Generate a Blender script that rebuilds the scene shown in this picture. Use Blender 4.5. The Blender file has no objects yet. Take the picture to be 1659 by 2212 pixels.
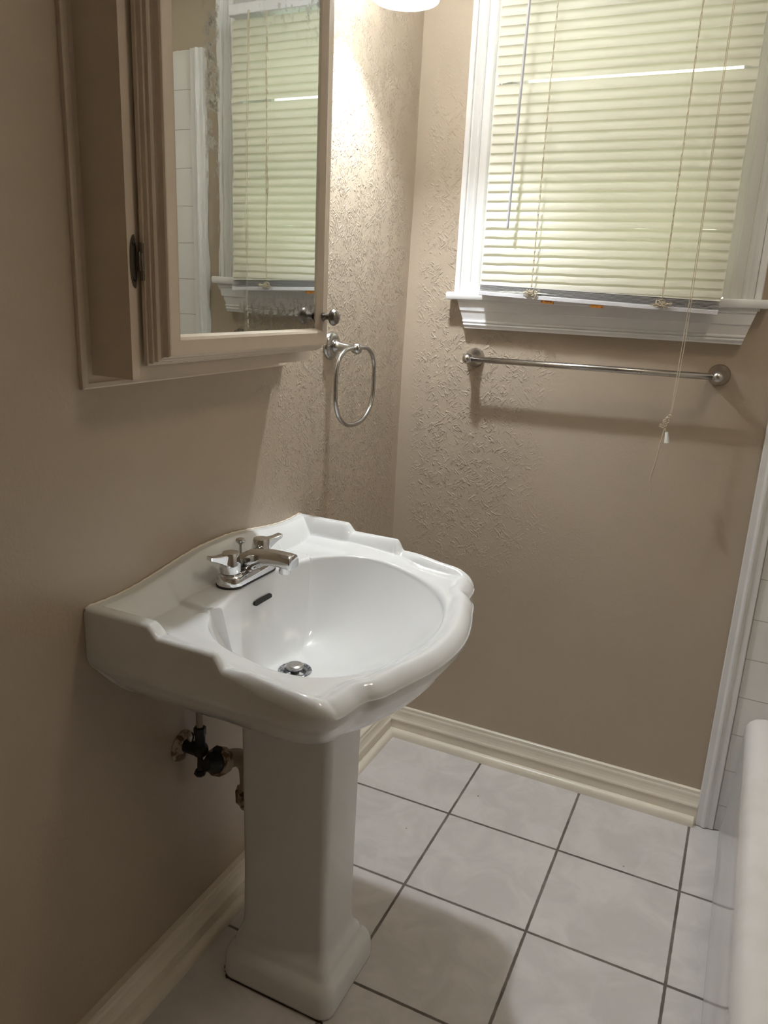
import bpy, bmesh, math, random
import numpy as np
from mathutils import Vector, Matrix
random.seed(7)
scene = bpy.context.scene
COL = scene.collection
PI = math.pi

# ------------------------------------------------------------------ helpers
def tag(o, label=None, cat=None, group=None, kind=None):
    if label: o['label'] = label
    if cat: o['category'] = cat
    if group: o['group'] = group
    if kind: o['kind'] = kind
    return o

def empty(name, loc, label, cat, group=None):
    o = bpy.data.objects.new(name, None)
    o.empty_display_size = 0.05
    COL.objects.link(o)
    o.location = loc
    return tag(o, label, cat, group)

def wloc(o):
    v = Vector((0, 0, 0))
    while o is not None:
        v += Vector(o.location)
        o = o.parent
    return v

def obj(name, bm, mat, parent=None, smooth=False, origin=None):
    """link a bmesh (world coordinates) as one mesh object"""
    bmesh.ops.remove_doubles(bm, verts=bm.verts, dist=1e-6)
    bmesh.ops.recalc_face_normals(bm, faces=bm.faces)
    me = bpy.data.meshes.new(name)
    off = wloc(parent) if parent else Vector((0, 0, 0))
    if origin is not None:
        off = Vector(origin)
    bmesh.ops.translate(bm, verts=bm.verts, vec=-off)
    bm.to_mesh(me); bm.free()
    if isinstance(mat, (list, tuple)):
        for m in mat: me.materials.append(m)
    else:
        me.materials.append(mat)
    if smooth:
        for p in me.polygons: p.use_smooth = True
        if smooth is not True:
            me.set_sharp_from_angle(angle=math.radians(smooth))
    o = bpy.data.objects.new(name, me)
    COL.objects.link(o)
    if parent:
        o.parent = parent
        if origin is not None: o.location = off - wloc(parent)
    elif origin is not None:
        o.location = off
    return o

def BM(): return bmesh.new()

def box(bm, x0, x1, y0, y1, z0, z1, bev=0.0, seg=2):
    vs = [bm.verts.new((x, y, z)) for x in (x0, x1) for y in (y0, y1) for z in (z0, z1)]
    f = [(0,1,3,2),(4,6,7,5),(0,4,5,1),(2,3,7,6),(0,2,6,4),(1,5,7,3)]
    fs = [bm.faces.new([vs[i] for i in q]) for q in f]
    if bev > 0:
        es = list({e for fc in fs for e in fc.edges})
        bmesh.ops.bevel(bm, geom=es, offset=bev, segments=seg, profile=0.5, affect='EDGES')

def loft(bm, rings, closed=True, cap0=True, cap1=True):
    rv = [[bm.verts.new(p) for p in r] for r in rings]
    n = len(rv[0])
    for a, b in zip(rv[:-1], rv[1:]):
        for i in range(n if closed else n - 1):
            j = (i + 1) % n
            try: bm.faces.new((a[i], a[j], b[j], b[i]))
            except ValueError: pass
    if cap0: bm.faces.new(rv[0])
    if cap1: bm.faces.new(rv[-1][::-1])
    return rv

def lathe(bm, prof, origin, axis=(0, 0, 1), n=32, cap0=False, cap1=False):
    """prof: (r, h) pairs along axis"""
    a = Vector(axis).normalized()
    u = a.orthogonal().normalized(); v = a.cross(u)
    o = Vector(origin)
    rings = []
    for r, h in prof:
        r = max(r, 1e-5)
        rings.append([o + a * h + (u * math.cos(t) + v * math.sin(t)) * r
                      for t in [2 * PI * k / n for k in range(n)]])
    loft(bm, rings, True, cap0, cap1)

def catmull(pts, m=8, closed=False):
    P = [Vector(p) for p in pts]; out = []
    n = len(P)
    rng = range(n) if closed else range(n - 1)
    for i in rng:
        p1, p2 = P[i], P[(i + 1) % n]
        p0 = P[i - 1] if (closed or i > 0) else p1 * 2 - p2
        p3 = P[(i + 2) % n] if (closed or i + 2 < n) else p2 * 2 - p1
        for k in range(m):
            t = k / m
            out.append(0.5 * ((2 * p1) + (p2 - p0) * t + (2 * p0 - 5 * p1 + 4 * p2 - p3) * t * t
                              + (3 * p1 - p0 - 3 * p2 + p3) * t ** 3))
    if not closed: out.append(P[-1])
    return out

def tube(bm, pts, r, n=10, closed=False, cap=True):
    P = [Vector(p) for p in pts]
    m = len(P)
    rr = r if isinstance(r, (list, tuple)) else [r] * m
    rings = []
    T0 = None; u = None
    for i in range(m):
        if closed: t = (P[(i + 1) % m] - P[i - 1])
        else: t = P[min(i + 1, m - 1)] - P[max(i - 1, 0)]
        t.normalize()
        if u is None: u = t.orthogonal().normalized()
        else:
            u = (u - t * u.dot(t)); u.normalize()
        v = t.cross(u)
        rings.append([P[i] + (u * math.cos(a) + v * math.sin(a)) * rr[i]
                      for a in [2 * PI * k / n for k in range(n)]])
    if closed:
        rings.append(rings[0])
        loft(bm, rings, True, False, False)
    else:
        loft(bm, rings, True, cap, cap)

def sphere(bm, c, r, seg=24, rings=14, sc=(1, 1, 1)):
    M = Matrix.Translation(c) @ Matrix.Diagonal((r * sc[0], r * sc[1], r * sc[2], 1))
    bmesh.ops.create_uvsphere(bm, u_segments=seg, v_segments=rings, radius=1, matrix=M)

def rrect(x0, x1, y0, y1, r, z, n=6):
    out = []
    for cx, cy, a0 in ((x1 - r, y1 - r, 0), (x0 + r, y1 - r, PI/2), (x0 + r, y0 + r, PI), (x1 - r, y0 + r, 1.5*PI)):
        for k in range(n + 1):
            a = a0 + PI / 2 * k / n
            out.append((cx + r * math.cos(a), cy + r * math.sin(a), z))
    return out

def sstep(a, b, x):
    t = np.clip((x - a) / (b - a), 0, 1)
    return t * t * (3 - 2 * t)

# ---------------------------------------------------------------- materials
class MT:
    def __init__(s, name):
        s.m = bpy.data.materials.new(name); s.m.use_nodes = True
        s.t = s.m.node_tree; s.n = s.t.nodes; s.l = s.t.links
        s.b = s.n['Principled BSDF']; s.out = s.n['Material Output']
    def node(s, typ, **kw):
        n = s.n.new(typ)
        for k, v in kw.items(): setattr(n, k, v)
        return n
    def link(s, a, b): s.l.new(a, b)
    def math(s, op, a, b=None, clamp=False):
        n = s.node('ShaderNodeMath', operation=op, use_clamp=clamp)
        for i, v in enumerate((a, b)):
            if v is None: continue
            if isinstance(v, (int, float)): n.inputs[i].default_value = v
            else: s.link(v, n.inputs[i])
        return n.outputs[0]
    def maprange(s, v, a, b, c=0.0, d=1.0):
        n = s.node('ShaderNodeMapRange', interpolation_type='SMOOTHSTEP')
        s.link(v, n.inputs[0])
        for i, x in zip((1, 2, 3, 4), (a, b, c, d)): n.inputs[i].default_value = x
        return n.outputs[0]
    def pos(s):
        return s.node('ShaderNodeNewGeometry').outputs['Position']
    def xyz(s, p):
        n = s.node('ShaderNodeSeparateXYZ'); s.link(p, n.inputs[0]); return n.outputs
    def noise(s, p, scale, detail=3.0, rough=0.5, dist=0.0):
        n = s.node('ShaderNodeTexNoise')
        s.link(p, n.inputs['Vector'])
        n.inputs['Scale'].default_value = scale; n.inputs['Detail'].default_value = detail
        n.inputs['Roughness'].default_value = rough; n.inputs['Distortion'].default_value = dist
        return n.outputs['Fac']
    def mix(s, f, a, b):
        n = s.node('ShaderNodeMix', data_type='RGBA')
        for i, v in ((0, f), (6, a), (7, b)):
            if isinstance(v, (int, float)): n.inputs[i].default_value = v
            elif isinstance(v, tuple): n.inputs[i].default_value = (*v, 1) if len(v) == 3 else v
            else: s.link(v, n.inputs[i])
        return n.outputs[2]
    def bump(s, h, strength=1.0, dist=0.001):
        n = s.node('ShaderNodeBump')
        n.inputs['Strength'].default_value = strength; n.inputs['Distance'].default_value = dist
        s.link(h, n.inputs['Height']); s.link(n.outputs[0], s.b.inputs['Normal'])
    def set(s, col=None, rough=None, metal=None, spec=None, coat=None, ior=None):
        if col is not None:
            if isinstance(col, tuple): s.b.inputs['Base Color'].default_value = (*col, 1)
            else: s.link(col, s.b.inputs['Base Color'])
        if rough is not None:
            if isinstance(rough, (int, float)): s.b.inputs['Roughness'].default_value = rough
            else: s.link(rough, s.b.inputs['Roughness'])
        if metal is not None: s.b.inputs['Metallic'].default_value = metal
        if spec is not None: s.b.inputs['Specular IOR Level'].default_value = spec
        if coat is not None: s.b.inputs['Coat Weight'].default_value = coat
        return s.m

def painted(name, col, rough=0.4, var=0.06, bscale=90, bdist=0.0004):
    M = MT(name); p = M.pos()
    n = M.noise(p, 6, 4)
    c2 = tuple(c * (1 - var * 1.6) for c in col)
    c = M.mix(M.maprange(n, 0.35, 0.7), col, c2)
    M.set(c, rough)
    M.bump(M.noise(p, bscale, 3), 0.5, bdist)
    return M.m

def plain(name, col, rough=0.5, metal=0.0, var=0.05, scale=25):
    M = MT(name); p = M.pos()
    n = M.noise(p, scale, 3)
    M.set(M.mix(n, col, tuple(c * (1 - var * 2) for c in col)), rough, metal)
    return M.m

WALLC = (0.47, 0.388, 0.298)
def wall_paint(name, mask_fn, axis, k=1.0):
    """semi gloss tan paint; brushed stipple texture in the corner, smooth elsewhere"""
    M = MT(name); p = M.pos(); x, y, z = M.xyz(p)
    area = mask_fn(M, x, y, z, p)
    # short brush strokes laid in three directions
    strokes = None
    for q, (rot, pa, lo) in enumerate(((.75, 21, .44), (-.70, 25, .46), (1.5, 29, .50))):
        vr = M.node('ShaderNodeVectorRotate', rotation_type='AXIS_ANGLE')
        M.link(p, vr.inputs['Vector']); vr.inputs['Axis'].default_value = axis; vr.inputs['Angle'].default_value = rot
        wv = M.node('ShaderNodeVectorMath', operation='MULTIPLY_ADD')
        nz = M.node('ShaderNodeTexNoise'); M.link(p, nz.inputs['Vector']); nz.inputs['Scale'].default_value = 30
        M.link(nz.outputs['Color'], wv.inputs[0]); wv.inputs[1].default_value = (.016, .016, .016); M.link(vr.outputs[0], wv.inputs[2])
        mp = M.node('ShaderNodeMapping'); M.link(wv.outputs[0], mp.inputs[0])
        mp.inputs['Scale'].default_value = (58 * k, 58 * k, 205 * k); mp.inputs['Location'].default_value = (q * 3.1, q * 7.7, q)
        n1 = M.noise(mp.outputs[0], 1.0, 1.5, 0.5)
        pk = M.math('MULTIPLY', M.maprange(n1, 0.52, 0.67), M.maprange(M.noise(p, pa, 3, 0.6), lo, lo + .13))
        strokes = pk if strokes is None else M.math('MAXIMUM', strokes, pk)
    strokes = M.math('MULTIPLY', strokes, area)
    fine = M.math('MULTIPLY', M.noise(p, 160, 3), 0.20)
    h = M.math('ADD', strokes, fine)
    c = M.mix(M.maprange(M.noise(p, 2.2, 3), 0.4, 0.65), WALLC, tuple(v * 0.95 for v in WALLC))
    M.set(c, 0.34, spec=0.5)
    M.bump(h, 0.9, 0.0021)
    return M.m
def mask_left(M, x, y, z, p):
    yy = M.math('ADD', y, M.math('MULTIPLY', M.math('SUBTRACT', M.noise(p, 9, 2), 0.5), 0.25))
    a = M.maprange(yy, -0.85, -0.55)
    b = M.maprange(yy, -0.06, -0.02, 1.0, 0.15)
    return M.math('MULTIPLY', M.math('MULTIPLY', a, b), M.maprange(z, 0.45, 0.8))
def mask_back(M, x, y, z, p):
    wob = M.math('MULTIPLY', M.math('SUBTRACT', M.noise(p, 8, 2), 0.5), 0.3)
    xx = M.math('ADD', x, wob); zz = M.math('ADD', z, wob)
    a = M.maprange(xx, 0.30, 0.46, 1.0, 0.03)
    b = M.maprange(x, 0.02, 0.06)
    c = M.math('MULTIPLY', M.maprange(zz, 0.55, 0.8), M.maprange(zz, 1.7, 2.0, 1.0, 0.1))
    return M.math('MULTIPLY', M.math('MULTIPLY', a, b), c)
M_wall_left = wall_paint('tan_paint_left', mask_left, (1, 0, 0), 1.35)
M_wall_back = wall_paint('tan_paint_back', mask_back, (0, 1, 0))
M_wall = painted('tan_paint', WALLC, 0.5)
M_cab = painted('cabinet_paint', (0.66, 0.56, 0.45), 0.40, 0.04)
M_cream = painted('cream_trim_paint', (0.84, 0.775, 0.66), 0.30, 0.04)
M_white = painted('white_trim_paint', (0.80, 0.79, 0.79), 0.32, 0.03)
M_ceil = painted('ceiling_paint', (0.75, 0.73, 0.68), 0.8)
M_gap = plain('dark_gap', (0.03, 0.022, 0.015), 0.9)

# ceramic
M = MT('white_porcelain'); p = M.pos()
M.set(M.mix(M.maprange(M.noise(p, 5, 3), 0.4, 0.7), (0.745, 0.75, 0.75), (0.725, 0.725, 0.72)), 0.10, spec=0.5)
M.b.inputs['Coat Weight'].default_value = 0.2
M_porc = M.m
M = MT('white_tub_enamel'); p = M.pos()
M.set(M.mix(M.maprange(M.noise(p, 7, 4), 0.45, 0.75), (0.80, 0.78, 0.77), (0.74, 0.71, 0.69)), 0.12)
M_tub = M.m

def metal(name, col, rough, aniso=0.0):
    M = MT(name); p = M.pos()
    r = M.math('ADD', M.math('MULTIPLY', M.noise(p, 8, 2), 0.05), rough - 0.025)
    M.set(col, r, 1.0)
    return M.m
M_chrome = metal('polished_chrome', (0.70, 0.70, 0.71), 0.07)
M_nickel = metal('brushed_nickel', (0.50, 0.475, 0.45), 0.27)
M_ring = metal('satin_chrome', (0.50, 0.49, 0.48), 0.20)
M_pewter = metal('dark_pewter', (0.24, 0.215, 0.20), 0.30)
M_brassdark = metal('aged_steel', (0.20, 0.175, 0.15), 0.38)
M_black = plain('black_rubber', (0.012, 0.011, 0.010), 0.5)
M_pipe = plain('tan_painted_pipe', (0.40, 0.34, 0.26), 0.45)
M_rust = MT('rusty_painted_metal'); p = M_rust.pos()
M_rust.set(M_rust.mix(M_rust.maprange(M_rust.noise(p, 70, 4), 0.45, 0.6), (0.42, 0.35, 0.27), (0.14, 0.075, 0.03)), 0.55)
M_rust = M_rust.m
M_cord = plain('cream_cord', (0.66, 0.57, 0.43), 0.8, 0, 0.1, 200)
M_sticker = MT('orange_label'); p = M_sticker.pos(); x, y, z = M_sticker.xyz(p)
M_sticker.set(M_sticker.mix(M_sticker.maprange(M_sticker.noise(p, 160, 2), 0.5, 0.6), (0.62, 0.24, 0.03), (0.25, 0.09, 0.02)), 0.6)
M_sticker = M_sticker.m
M_plastic = plain('clear_grey_plastic', (0.50, 0.50, 0.53), 0.25)
M_tassel = plain('white_plastic', (0.72, 0.74, 0.70), 0.35)

M = MT('worn_drain_metal'); p = M.pos()
M.set(M.mix(M.maprange(M.noise(p, 150, 3), .42, .6), (.42, .42, .43), (.12, .12, .14)), .35, .85)
M_drain = M.m
# mirror with old silvering
M = MT('old_mirror'); p = M.pos(); x, y, z = M.xyz(p)
st = M.noise(p, 55, 5, 0.65)
e1 = M.maprange(y, -1.105, -1.06, 0.0, 1.0)
vert = M.math('MULTIPLY', M.maprange(y, -1.066, -1.046), M.maprange(y, -1.034, -1.020, 1.0, 0.0))
vert = M.math('MULTIPLY', vert, M.maprange(z, 1.50, 1.70))
stain = M.math('MULTIPLY', vert, M.maprange(st, 0.46, 0.66))
top = M.math('MULTIPLY', M.maprange(z, 1.80, 1.90), M.maprange(st, 0.52, 0.62))
stain = M.math('MAXIMUM', stain, M.math('MULTIPLY', top, 0.6))
lowst = M.math('MULTIPLY', M.maprange(z, 1.36, 1.40, 1.0, 0.0), M.maprange(M.noise(p, 90, 4, 0.6), 0.47, 0.6))
lowst = M.math('MULTIPLY', lowst, M.maprange(y, -1.0, -0.95))
stain = M.math('MAXIMUM', stain, M.math('MULTIPLY', lowst, 0.6))
M.set(M.mix(stain, (0.79, 0.84, 0.825), (0.22, 0.19, 0.165)), M.math('ADD', M.math('MULTIPLY', stain, 0.4), 0.012), 1.0)
cx = M.node('ShaderNodeMapping'); M.link(p, cx.inputs[0]); cx.inputs['Scale'].default_value = (1, 1, 0.18)
M.bump(M.noise(cx.outputs[0], 30, 3), 0.25, 0.00025)
M_mirror = M.m

# floor tile
S = 0.308; AX = 0.3452; AY = -0.3083
M = MT('grey_white_floor_tile'); p = M.pos(); x, y, z = M.xyz(p)
def gl(v, a):
    f = M.math('FRACT', M.math('DIVIDE', M.math('SUBTRACT', v, a - 50 * S), S))
    return M.math('MULTIPLY', M.math('ABSOLUTE', M.math('SUBTRACT', f, 0.5)), S)   # S/2 at the line
wobx = M.math('MULTIPLY', M.math('SUBTRACT', M.noise(p, 45, 2), 0.5), 0.0022)
gx = M.math('ADD', gl(x, AX), wobx); gy = M.math('ADD', gl(y, AY), wobx)
g = M.math('MAXIMUM', gx, gy)
grout = M.maprange(g, S / 2 - 0.0042, S / 2 - 0.0024)
cell = M.node('ShaderNodeCombineXYZ')
M.link(M.math('FLOOR', M.math('DIVIDE', M.math('SUBTRACT', x, AX - 50 * S), S)), cell.inputs[0])
M.link(M.math('FLOOR', M.math('DIVIDE', M.math('SUBTRACT', y, AY - 50 * S), S)), cell.inputs[1])
wn = M.node('ShaderNodeTexWhiteNoise'); M.link(cell.outputs[0], wn.inputs[0])
off = M.node('ShaderNodeVectorMath', operation='MULTIPLY_ADD')
M.link(wn.outputs['Color'], off.inputs[0]); off.inputs[1].default_value = (3, 3, 3); M.link(p, off.inputs[2])
nA = M.noise(off.outputs[0], 9, 5, 0.6, 0.8); nB = M.noise(off.outputs[0], 22, 4, 0.6, 1.0)
c = M.mix(M.maprange(nA, 0.35, 0.65), (0.70, 0.665, 0.655), (0.60, 0.575, 0.565))
c = M.mix(M.math('MULTIPLY', M.maprange(nB, 0.5, 0.75), 0.5), c, (0.64, 0.585, 0.555))
sp = M.node('ShaderNodeTexVoronoi'); M.link(p, sp.inputs['Vector']); sp.inputs['Scale'].default_value = 11
spm = M.math('MULTIPLY', M.maprange(sp.outputs['Distance'], 0.020, 0.036, 1.0, 0.0), M.maprange(M.noise(p, 5, 1), 0.44, 0.48))
c = M.mix(M.math('MULTIPLY', spm, 0.85), c, (0.10, 0.09, 0.085))
gc = M.mix(M.maprange(M.noise(p, 12, 4), 0.35, 0.65), (0.20, 0.175, 0.155), (0.115, 0.095, 0.08))
M.set(M.mix(grout, c, gc), M.math('ADD', M.math('MULTIPLY', grout, 0.4), 0.36))
hb = M.math('SUBTRACT', M.math('MULTIPLY', nB, 0.25), grout)
M.bump(hb, 0.7, 0.0016)
M_floor = M.m

# wall tile of the tub surround
M = MT('white_wall_tile'); p = M.pos(); x, y, z = M.xyz(p)
TS = 0.1113
def gl2(v, a):
    f = M.math('FRACT', M.math('DIVIDE', M.math('SUBTRACT', v, a - 50 * TS), TS))
    return M.math('MULTIPLY', M.math('ABSOLUTE', M.math('SUBTRACT', f, 0.5)), TS)
g = M.math('MAXIMUM', gl2(M.math('ADD', x, y), 1.124), gl2(z, 0.4135))
gr = M.maprange(g, TS / 2 - 0.0016, TS / 2 - 0.0006)
M.set(M.mix(gr, (0.80, 0.785, 0.765), (0.46, 0.43, 0.40)), M.math('ADD', M.math('MULTIPLY', gr, 0.5), 0.15))
M.bump(M.math('SUBTRACT', 1.0, gr), 0.5, 0.001)
M_walltile = M.m

# blind slat: thin translucent aluminium/vinyl
M = MT('cream_blind_slat'); p = M.pos()
base = (0.74, 0.715, 0.645)
M.set(base, 0.42)
tr = M.node('ShaderNodeBsdfTranslucent'); tr.inputs[0].default_value = (0.86, 0.835, 0.66, 1)
mx = M.node('ShaderNodeMixShader'); mx.inputs[0].default_value = 0.26
M.link(M.b.outputs[0], mx.inputs[1]); M.link(tr.outputs[0], mx.inputs[2]); M.link(mx.outputs[0], M.out.inputs[0])
M.bump(M.noise(p, 20, 2), 0.2, 0.0005)
M_slat = M.m
M_rail = plain('white_blind_rail', (0.74, 0.73, 0.76), 0.35)
M_stack = plain('grey_white_slat_edge', (0.56, 0.545, 0.55), 0.45)

# glass pane
M = MT('window_glass')
tr = M.node('ShaderNodeBsdfTransparent'); tr.inputs[0].default_value = (0.93, 0.96, 0.94, 1)
gg = M.node('ShaderNodeBsdfGlossy'); gg.inputs['Roughness'].default_value = 0.02
fr = M.node('ShaderNodeFresnel'); fr.inputs[0].default_value = 1.45
mx = M.node('ShaderNodeMixShader'); M.link(fr.outputs[0], mx.inputs[0])
M.link(tr.outputs[0], mx.inputs[1]); M.link(gg.outputs[0], mx.inputs[2]); M.link(mx.outputs[0], M.out.inputs[0])
M_glass = M.m

def emis(name, col, st, mixdiff=True):
    M = MT(name)
    M.set((0.85, 0.85, 0.83), 0.3)
    M.b.inputs['Emission Color'].default_value = (*col, 1)
    M.b.inputs['Emission Strength'].default_value = st
    return M.m

# ------------------------------------------------------------------- camera
CY, CP, CR = -0.4336, -0.2787, 0.0465
F = 1676.14
C0 = Vector((0.9297, -2.1004, 1.4101))
f = Vector((math.sin(CY) * math.cos(CP), math.cos(CY) * math.cos(CP), math.sin(CP)))
r = f.cross(Vector((0, 0, 1))).normalized(); u = r.cross(f)
r2 = r * math.cos(CR) + u * math.sin(CR); u2 = u * math.cos(CR) - r * math.sin(CR)
cam = bpy.data.cameras.new('camera'); co = bpy.data.objects.new('camera', cam); COL.objects.link(co)
co.matrix_world = Matrix(((r2.x, u2.x, -f.x, C0.x), (r2.y, u2.y, -f.y, C0.y), (r2.z, u2.z, -f.z, C0.z), (0, 0, 0, 1)))
cam.sensor_fit = 'VERTICAL'; cam.sensor_height = 36.0; cam.sensor_width = 27.0
cam.lens = F / 2212 * 36.0
cam.clip_start = 0.02
scene.camera = co

# -------------------------------------------------------------------- shell
XR, YF, ZC = 1.82, -2.75, 2.44
def wl(z): return 0.0
def corner_x(z): return float(np.interp(z, [0, .12, .45, .77, 1.2, 1.7, 2.1, 2.44], [0, 0, -.006, -.010, -.0063, .0037, .006, .006]))   # the corner joint is not straight
def shell(name, bm, m):
    return tag(obj(name, bm, m), kind='structure')

bm = BM(); box(bm, -0.15, XR + 0.1, YF - 0.1, 0.12, -0.08, 0.0); shell('floor', bm, M_floor)
bm = BM(); box(bm, -0.15, XR + 0.1, YF - 0.1, 0.12, ZC, ZC + 0.08); shell('ceiling', bm, M_ceil)
bm = BM()
ys = [YF, -.32] + [-.30 + .30 * k / 12 for k in range(13)]
zs_ = [0, .12, .25, .45, .6, .77, 1.0, 1.2, 1.45, 1.7, 1.9, 2.1, ZC]
grid = [[bm.verts.new((corner_x(z) * float(sstep(-.30, 0, y)), y, z)) for y in ys] for z in zs_]
for ra, rb in zip(grid[:-1], grid[1:]):
    for i in range(len(ys) - 1): bm.faces.new((ra[i], ra[i + 1], rb[i + 1], rb[i]))
bk = [bm.verts.new(c_) for c_ in ((-.15, YF, 0), (-.15, 0, 0), (-.15, 0, ZC), (-.15, YF, ZC))]
bm.faces.new(bk)
bm.faces.new([bk[0], bk[1]] + grid[0][::-1]); bm.faces.new([bk[3], bk[2]] + grid[-1][::-1])
bm.faces.new([bk[0], bk[3]] + [r_[0] for r_ in grid[::-1]]); bm.faces.new([bk[1], bk[2]] + [r_[-1] for r_ in grid[::-1]])
shell('wall_left', bm, M_wall_left)
WX0, WX1, WZ0, WZ1 = 0.222, 0.842, 1.398, 2.165     # window opening
bm = BM()
box(bm, -0.15, WX0, 0, 0.12, 0, ZC); box(bm, WX1, XR + 0.1, 0, 0.12, 0, ZC)
box(bm, WX0, WX1, 0, 0.12, 0, WZ0); box(bm, WX0, WX1, 0, 0.12, WZ1, ZC)
shell('wall_back', bm, M_wall_back)
bm = BM(); box(bm, XR, XR + 0.1, YF, 0, 0, ZC); shell('wall_right', bm, M_wall)
bm = BM(); box(bm, -0.15, XR + 0.1, YF - 0.1, YF, 0, ZC); shell('wall_front', bm, M_wall)

# baseboards with shoe moulding
BP = [(0, .104), (.006, .104), (.0085, .102), (.009, .093), (.0105, .0905), (.0115, .087), (.012, .080), (.0135, .072),
      (.016, .065), (.0185, .061), (.0195, .057), (.0185, .0535), (.0165, .052), (.0165, 0)]
SP = [(.0165, .025), (.0205, .0248), (.0255, .0225), (.0300, .0175), (.0325, .0105), (.0330, .0), (.0165, 0)]
def extr(bm, prof, f0, f1):
    loft(bm, [[f0(d, z) for d, z in prof], [f1(d, z) for d, z in prof]])
bm = BM(); extr(bm, BP + [(0, 0)], lambda d, z: (d + .009 if d > 0 else 0, YF, z * .95), lambda d, z: (d + .009 if d > 0 else 0, -d if d > 0 else 0, z * .95))
bl = shell('baseboard_left', bm, M_cream)
bm = BM(); extr(bm, SP, lambda d, z: (d + .009, YF, z * .95), lambda d, z: (d + .009, -d, z * .95))
obj('shoe_moulding', bm, M_cream, bl, 40)
bm = BM(); extr(bm, BP + [(0, 0)], lambda d, z: (d, -d, z), lambda d, z: (0.974, -d, z))
bb = shell('baseboard_back', bm, M_cream)
bm = BM(); extr(bm, SP, lambda d, z: (d, -d, z), lambda d, z: (0.969, -d, z))
obj('shoe_moulding', bm, M_cream, bb, 40)
# vertical trim board beside the tub
TP = [(.974, 0), (.974, -.015), (.976, -.018), (.988, -.018), (.990, -.0195), (.994, -.0235), (.998, -.0235), (1.002, -.0195),
      (1.004, -.018), (1.0195, -.018), (1.0215, -.016), (1.0215, 0)]
bm = BM(); loft(bm, [[(a, b, 0.003) for a, b in TP], [(a, b, 2.08) for a, b in TP]])
shell('trim_1', bm, M_white)
# tile surround of the tub alcove, on the back, right and end walls
bm = BM(); box(bm, 1.0215, XR, -.010, 0, 0.0, 2.08, .003)
box(bm, XR - .010, XR, -1.55, -.010, 0.0, 2.08)
shell('wall_tile_back', bm, M_walltile)

# ------------------------------------------------------------------- window
win = tag(bpy.data.objects.new('window_1', None), kind='structure'); COL.objects.link(win); win.location = (0.53, 0, 1.4)
CPF = [(0, 0), (0, -.021), (.002, -.024), (.0145, -.024), (.0165, -.0225), (.0175, -.0175), (.019, -.0195), (.024, -.020), (.030, -.0165),
       (.036, -.0145), (.0385, -.0165), (.043, -.0185), (.0475, -.0165), (.049, -.0135), (.058, -.0125), (.066, -.0145), (.0715, -.0165),
       (.076, -.0145), (.079, -.0115), (.092, -.0105), (.092, 0)]
for s, xo in ((1, 0.1480), (-1, 0.9145)):
    bm = BM()
    k = 0.88 if s > 0 else 0.92
    loft(bm, [[(xo + s * a * k, b, 1.40) for a, b in CPF], [(xo + s * a * k, b, 2.262) for a, b in CPF]])
    obj('window_casing', bm, M_white, win, 35)
bm = BM()
loft(bm, [[(0.1480 + a * .88, b - .0008, 2.262 - a) for a, b in CPF], [(0.9145 - a * .9, b - .0008, 2.262 - a) for a, b in CPF]])
obj('window_casing', bm, M_white, win, 35)
# jamb liner
bm = BM()
box(bm, WX0, WX0 + .012, -.003, .115, WZ0, WZ1); box(bm, WX1 - .012, WX1, -.003, .115, WZ0, WZ1)
box(bm, WX0, WX1, -.003, .115, WZ1 - .012, WZ1)
obj('window_jamb', bm, M_white, win)
# sashes
def sash(z0, z1, y):
    bm = BM(); w = .038
    x0, x1 = WX0 + .012, WX1 - .012
    box(bm, x0, x0 + w, y, y + .03, z0, z1); box(bm, x1 - w, x1, y, y + .03, z0, z1)
    box(bm, x0 + w, x1 - w, y, y + .03, z0, z0 + w); box(bm, x0 + w, x1 - w, y, y + .03, z1 - w, z1)
    so = obj('window_sash', bm, M_white, win)
    bm = BM(); box(bm, x0 + w, x1 - w, y + .013, y + .017, z0 + w, z1 - w)
    obj('glass_pane', bm, M_glass, so)
sash(1.43, 1.80, .045); sash(1.765, 2.15, .078)
# stool: slightly out of level
def stz(x): return 1.4130 + .0180 * (x - .1315)
bm = BM(); th = .0205
nose = [(.060, 0), (-.040, 0), (-.0432, -.0015), (-.0448, -.0055), (-.0448, -.0150), (-.0432, -.0190), (-.040, -th), (.060, -th)]
rings = []
for xx, sh in ((.1315, .0035), (.1330, .001), (.1365, 0), (.9285, 0), (.9320, .001), (.9335, .0035)):
    rings.append([(xx, yy + (sh if yy < -.03 else 0), stz(xx) + (zz if sh == 0 else zz * (1 - 2 * sh / th) - sh)) for yy, zz in nose])
loft(bm, rings); obj('window_stool', bm, M_white, win, 40)
# apron under the stool, ends cut on a slant
AP = [(1.404, 0), (1.404, -.036), (1.393, -.036), (1.3915, -.0335), (1.378, -.0315), (1.366, -.030), (1.3645, -.0275), (1.353, -.025),
      (1.341, -.0225), (1.3395, -.0265), (1.337, -.0275), (1.3345, -.0265), (1.333, -.0235), (1.331, -.0270), (1.3285, -.0278),
      (1.326, -.0265), (1.3245, -.0240), (1.3195, -.0235), (1.3185, -.0215), (1.3185, 0)]
def apx(z, s):
    t = (z - 1.3185) / (1.404 - 1.3185)
    return (.1855 - .0255 * t) if s < 0 else (.8870 + .0245 * t)
bm = BM()
loft(bm, [[(apx(z, -1), y, z) for z, y in AP], [(apx(z, 1), y, z + .003) for z, y in AP]])
obj('window_apron', bm, M_white, win, 35)

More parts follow.
